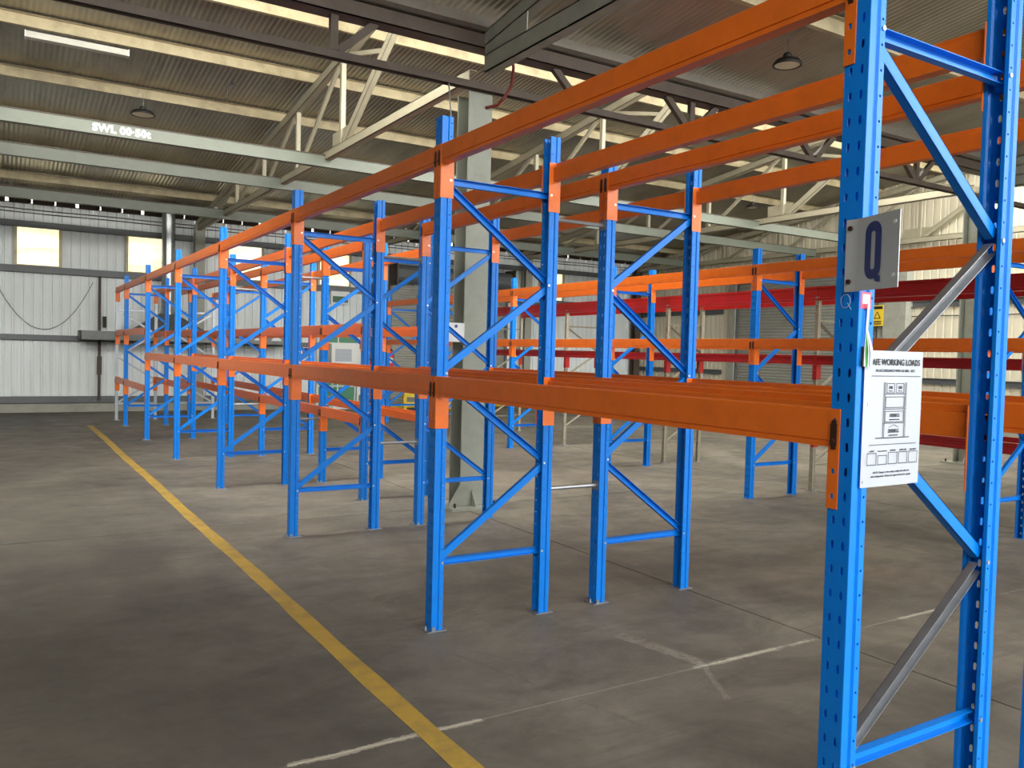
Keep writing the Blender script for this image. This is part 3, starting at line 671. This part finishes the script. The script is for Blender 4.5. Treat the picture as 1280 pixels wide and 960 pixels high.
rect(.108, .148, .291, .322); rect(.156, .196, .291, .322); rect(.104, .2, .245, .28); rect(.104, .2, .2, .235)
st('500', .013, .128, .304, 'inkgrey'); st('500', .013, .176, .304, 'inkgrey'); st('MAX KG', .005, .128, .296, 'inkgrey', 0); st('MAX KG', .005, .176, .296, 'inkgrey', 0)
st('1000KG', .0155, .152, .216, 'inkgrey'); st('MAXIMUM PER LEVEL', .0055, .152, .206, 'inkgrey', .0001); st('2000KG', .0165, .15, .167, 'inkgrey'); st('MAXIMUM PER BAY', .0055, .15, .157, 'inkgrey', .0001)
obj('ruled_line', MB().bar((.125, YT, .184), (.15, YT, .192), .0014, .0004).bar((.15, YT, .192), (.175, YT, .184), .0014, .0004), 'inkgrey', s)
ln(.03, .27, .13, .0018)
for k, (t, w) in enumerate((('CLIENT', .1), ('INSTALLATION DATE', .1), ('SUPPLIER', .1), ('INSPECTED', .1), ('DRAWING', .1))):
    u = .022+k*.053; rect(u, u+.046, .068, .106 if k != 1 else .098); st(t, .0072 if k != 1 else .0048, u+.023, .109, 'inkgrey', .0001)
st('NOTE: Changes to the racking configuration alter the', .0085, .148, .042, 'inkgrey', .0001); st('safe working loads. Obtain prior approval from the supplier.', .0085, .148, .03, 'inkgrey', .0001)
for u, v in ((.012, .018), (.012, .402)): obj('rivet', MB().tube((u, -.004, v), (u, 0, v), .004, 10), 'bolt', s)

lb = thing('barcode_label', 'small pink bordered label on the end post under the letter plate', 'label', (.006, -.0425, 1.835))
obj('label_border', MB().box(0, .05, -.0008, .001, 0, .05), 'pink', lb); obj('label_field', MB().box(.007, .043, -.0014, -.0008, .014, .044), 'paper', lb)
tg = thing('hanging_tags', 'bunch of green and white paper tags tied to the end post', 'tag', (.03, -.055, 1.66))
for k, (m, dx, rz) in enumerate((('white', -.006, .5), ('tagG', 0., .2), ('white', .006, -.2), ('paper', .012, .1))):
    o = obj('tag_strip', MB().poly([(-.008+dx, -.002*k, .0), (.008+dx, -.002*k, 0), (.006+dx*.6, -.004*k+.002, .05), (.003+dx*.2, .004, .11), (-.003+dx*.2, .004, .11), (-.008+dx*.6, -.004*k+.002, .05)], [(0,1,2,5),(5,2,3,4)]), m, tg, solid=.0008)
obj('tie_strip', MB().bar((0, .006, .09), (.004, .004, .19), .011, .0015), 'paper', tg)
obj('tag_clip', MB().bar((-.016, .004, .0), (-.012, .006, .06), .006, .006), 'lampdark', tg)

# ------------------------------------------------------------------ lamps and cables
def bay(x, y, z, ztop, label, r=.16):
    l = thing('high_bay_lamp', label, 'lamp', (x, y, z), 0, 'round pendant lamps')
    obj('reflector_ring', MB().lathe([(r*.55, .06), (r*.8, .05), (r, .005), (r, -.012), (r*.88, -.012), (r*.8, .01), (.0, .012)]), 'lampdark', l, smooth=True)
    obj('lens', MB().lathe([(0, -.004), (r*.86, -.006), (r*.87, .002)]), 'lens', l)
    obj('driver_housing', MB().lathe([(0, .13), (.035, .13), (.05, .11), (.055, .05), (.0, .05)], n=14), 'lampdark', l)
    obj('chain', MB().path([(0, 0, .13), (.006, 0, .13+(ztop-z-.13)*.4), (-.004, 0, .13+(ztop-z-.13)*.7), (0, 0, ztop-z)], .006, 5), 'galv', l)
    return l
bay(-.19, 13.2, 5.4, 5.74, 'round pendant lamp hanging between the purlins near the stencilled beam', .19)
bay(5.35, 4.85, 5.0, 5.28, 'round dark pendant lamp under the near roof slope', .16)
bay(12.9, 12.2, 5.25, 5.98, 'round pendant lamp hanging before the cream gable wall', .15)
tl = thing('strip_light', 'white fluorescent strip light fixed under a purlin', 'strip light', (-1.24, 11.68, 5.8))
obj('diffuser', MB().box(-.64, .64, -.06, .06, 0, .06).box(-.64, .64, -.04, .04, .06, .09), 'diff', tl)
for sx in (-.65, .635): obj('end_cap', MB().box(sx, sx+.015, -.064, .064, -.004, .09), 'white', tl)
fl2 = thing('flood_lamp', 'small white flood lamp under a roof truss', 'lamp', (7.0, 11.9, 4.42))
obj('bracket', MB().box(-.02, .02, -.02, .02, .1, .17), 'lampdark', fl2); obj('head', MB().prism([(-.12, 0), (.12, 0), (.07, .1), (-.07, .1)], (0, -.1, 0), (0, .06, 0), (1,0,0), (0,0,1)), 'white', fl2)
tag(obj('hanging_cable', MB().path([(1.72, 6.08, 4.47), (1.73, 6.03, 4.1), (1.7, 6.0, 3.75)], .008, 5), 'galv'), 'thin pale cable dangling from the lattice girder beside the column', 'cable')
tag(obj('red_hose', MB().path([(2.24, 5.7, 4.72), (2.3, 5.76, 4.6), (2.34, 5.86, 4.45), (2.3, 5.95, 4.33), (2.27, 6.02, 4.28), (2.2, 6.14, 4.27)], .016, 6), 'redcable'), 'short dark red hose looped from the near truss to the column', 'hose')
tag(obj('loose_cable', MB().path([(.85, 11.7, 5.72), (.9, 11.66, 5.7), (.78, 11.62, 5.62), (.77, 11.62, 5.45)], .012, 5), 'cable'), 'short black cable end hanging from a purlin', 'cable')

# ------------------------------------------------------------------ things along the far wall
h = thing('exhaust_hood', 'long dark grey exhaust canopy with pyramid hood and round duct', 'exhaust hood', (1.4, YF-.9, 1.75))
obj('canopy_skirt', MB().box(-1.95, 3.0, 0, .02, 0, .21).box(-1.95, -1.93, 0, .7, 0, .21).box(2.98, 3.0, 0, .7, 0, .21), 'hoodpale', h)
obj('canopy_top', MB().box(-1.95, 3.0, .02, .7, .19, .21), 'hood', h)
p_ = MB(); p_.poly([(-.9, .02, .21), (.95, .02, .21), (.95, .7, .21), (-.9, .7, .21), (-.2, .2, .68), (.16, .2, .68), (.16, .52, .68), (-.2, .52, .68)], [(0,1,5,4),(1,2,6,5),(2,3,7,6),(3,0,4,7),(4,5,6,7)])
obj('pyramid_hood', p_, 'hood', h)
obj('duct', MB().tube((-.01, .36, .66), (-.01, .36, 3.62), .15, 18), 'duct', h, smooth=False)
obj('duct_collar', MB().tube((-.01, .36, .66), (-.01, .36, .74), .17, 18), 'duct', h); obj('duct_joint_band', MB().tube((-.01, .36, 1.9), (-.01, .36, 1.94), .158, 18), 'duct', h)
obj('roof_flashing', MB().box(-.25, .23, .1, .62, 3.22, 3.26), 'gutter', h)
for x, lw in ((3.55, 'nearer the duct'), (3.98, 'nearer the green doorway')):
    tag(obj('white_plate', MB().prism([(-.14, 0), (.14, 0), (.1, .06), (0, .1), (-.1, .06)], (0, 0, 0), (0, .03, 0), (1,0,0), (0,0,1)), 'white', None, (x, YF-.93, 1.84)), 'white plate on the dark canopy edge, ' + lw, 'bracket', 'white plates on the canopy edge')  # small flat white plates along the canopy edge

g = thing('green_doorway', 'green panelled doorway with white glazing bars in the far wall', 'doorway', (5.95, YF-.1, 0))
obj('door_leaf', MB().box(-.6, .6, 0, .04, 0, 2.08), 'green', g)
for x in (-.62, .56): obj('door_frame', MB().box(x, x+.06, -.03, .05, 0, 2.12), 'white', g)
for z in (.04, .62, 1.2, 1.82, 2.08): obj('glazing_bar', MB().box(-.56, .56, -.02, 0, z, z+.035), 'white', g)
obj('glazing_bar', MB().box(-.02, .015, -.02, 0, .04, 2.08), 'white', g)
obj('threshold', MB().box(-.7, .9, -.2, .03, 0, .05), 'white', g)
ac = thing('evaporative_cooler', 'white square cooler box in front of the green doorway', 'cooler', (5.9, YF-.75, 1.28))
obj('case', MB().box(-.37, .37, 0, .3, 0, .54), 'white', ac); obj('grille', MB().box(-.26, .2, -.012, 0, .06, .4), 'paper', ac); obj('grille_slat', MB().poly([], []).box(-.24, .18, -.018, -.012, .1, .11).box(-.24, .18, -.018, -.012, .2, .21).box(-.24, .18, -.018, -.012, .3, .31), 'galvpale', ac)
obj('leg', MB().box(-.34, -.3, .02, .06, -1.28, 0), 'galvpale', ac); obj('leg', MB().box(.3, .34, .02, .06, -1.28, 0), 'galvpale', ac)
ex = thing('exit_sign', 'white framed green exit sign high on the far wall', 'exit sign', (5.98, YF-.12, 2.93))
obj('sign_case', MB().box(-.27, .27, 0, .1, 0, .36), 'white', ex); obj('sign_face', MB().box(-.22, .22, -.01, 0, .05, .22), 'exitgreen', ex)
def exting(x, y, z, label):
    e = thing('fire_extinguisher', label, 'fire extinguisher', (x, y, z))
    obj('cylinder', MB().lathe([(0, 0), (.08, 0), (.085, .03), (.085, .36), (.06, .43), (.025, .46), (0, .46)], n=16), 'redgloss', e, smooth=True)
    obj('valve', MB().box(-.02, .05, -.015, .015, .46, .52), 'black', e); obj('hose', MB().path([(.04, 0, .5), (.1, 0, .42), (.1, 0, .12)], .012, 6), 'black', e); obj('label_band', MB().tube((0, 0, .12), (0, 0, .26), .0865, 16), 'white', e)
exting(7.38, YF-.45, 1.2, 'red fire extinguisher hung on the dark wall column')
exting(6.78, YF-.3, .92, 'red fire extinguisher hung beside the green doorway')
al = thing('alarm_box', 'small red alarm box on the wall above the green doorway', 'alarm box', (6.42, YF-.06, 2.26))
obj('box', MB().box(-.1, .1, 0, .06, 0, .16), 'redgloss', al); obj('plate', MB().box(-.05, .05, -.006, 0, .03, .1), 'white', al)
rs = thing('round_sign', 'white board with dark red and blue disc by the doorway', 'sign', (5.02, YF-.06, 1.42))
obj('board', MB().box(-.16, .16, 0, .012, 0, .4), 'white', rs); obj('disc', MB().tube((.02, -.004, .17), (.02, 0, .17), .1, 18), 'navy', rs); obj('disc_centre', MB().tube((.0, -.008, .15), (.0, -.004, .15), .06, 16), 'redgloss', rs)
def guard(x0, x1, y, label):
    gg = thing('guard_rail', label, 'guard rail', ((x0+x1)/2, y, 0), 0, 'yellow guard rails'); hw = (x1-x0)/2
    for sx in (-hw+.04, hw-.04): obj('post', MB().box(sx-.05, sx+.05, -.05, .05, 0, .55), 'yellowguard', gg)
    for z in (.1, .36): obj('rail', MB().box(-hw, hw, -.075, -.05, z, z+.12), 'yellowguard', gg)
guard(9.95, 11.35, YF-.8, 'yellow guard rail before the far shutter, nearer the gable wall'); guard(7.65, 9.2, YF-.8, 'yellow guard rail before the far shutter, nearer the green doorway')
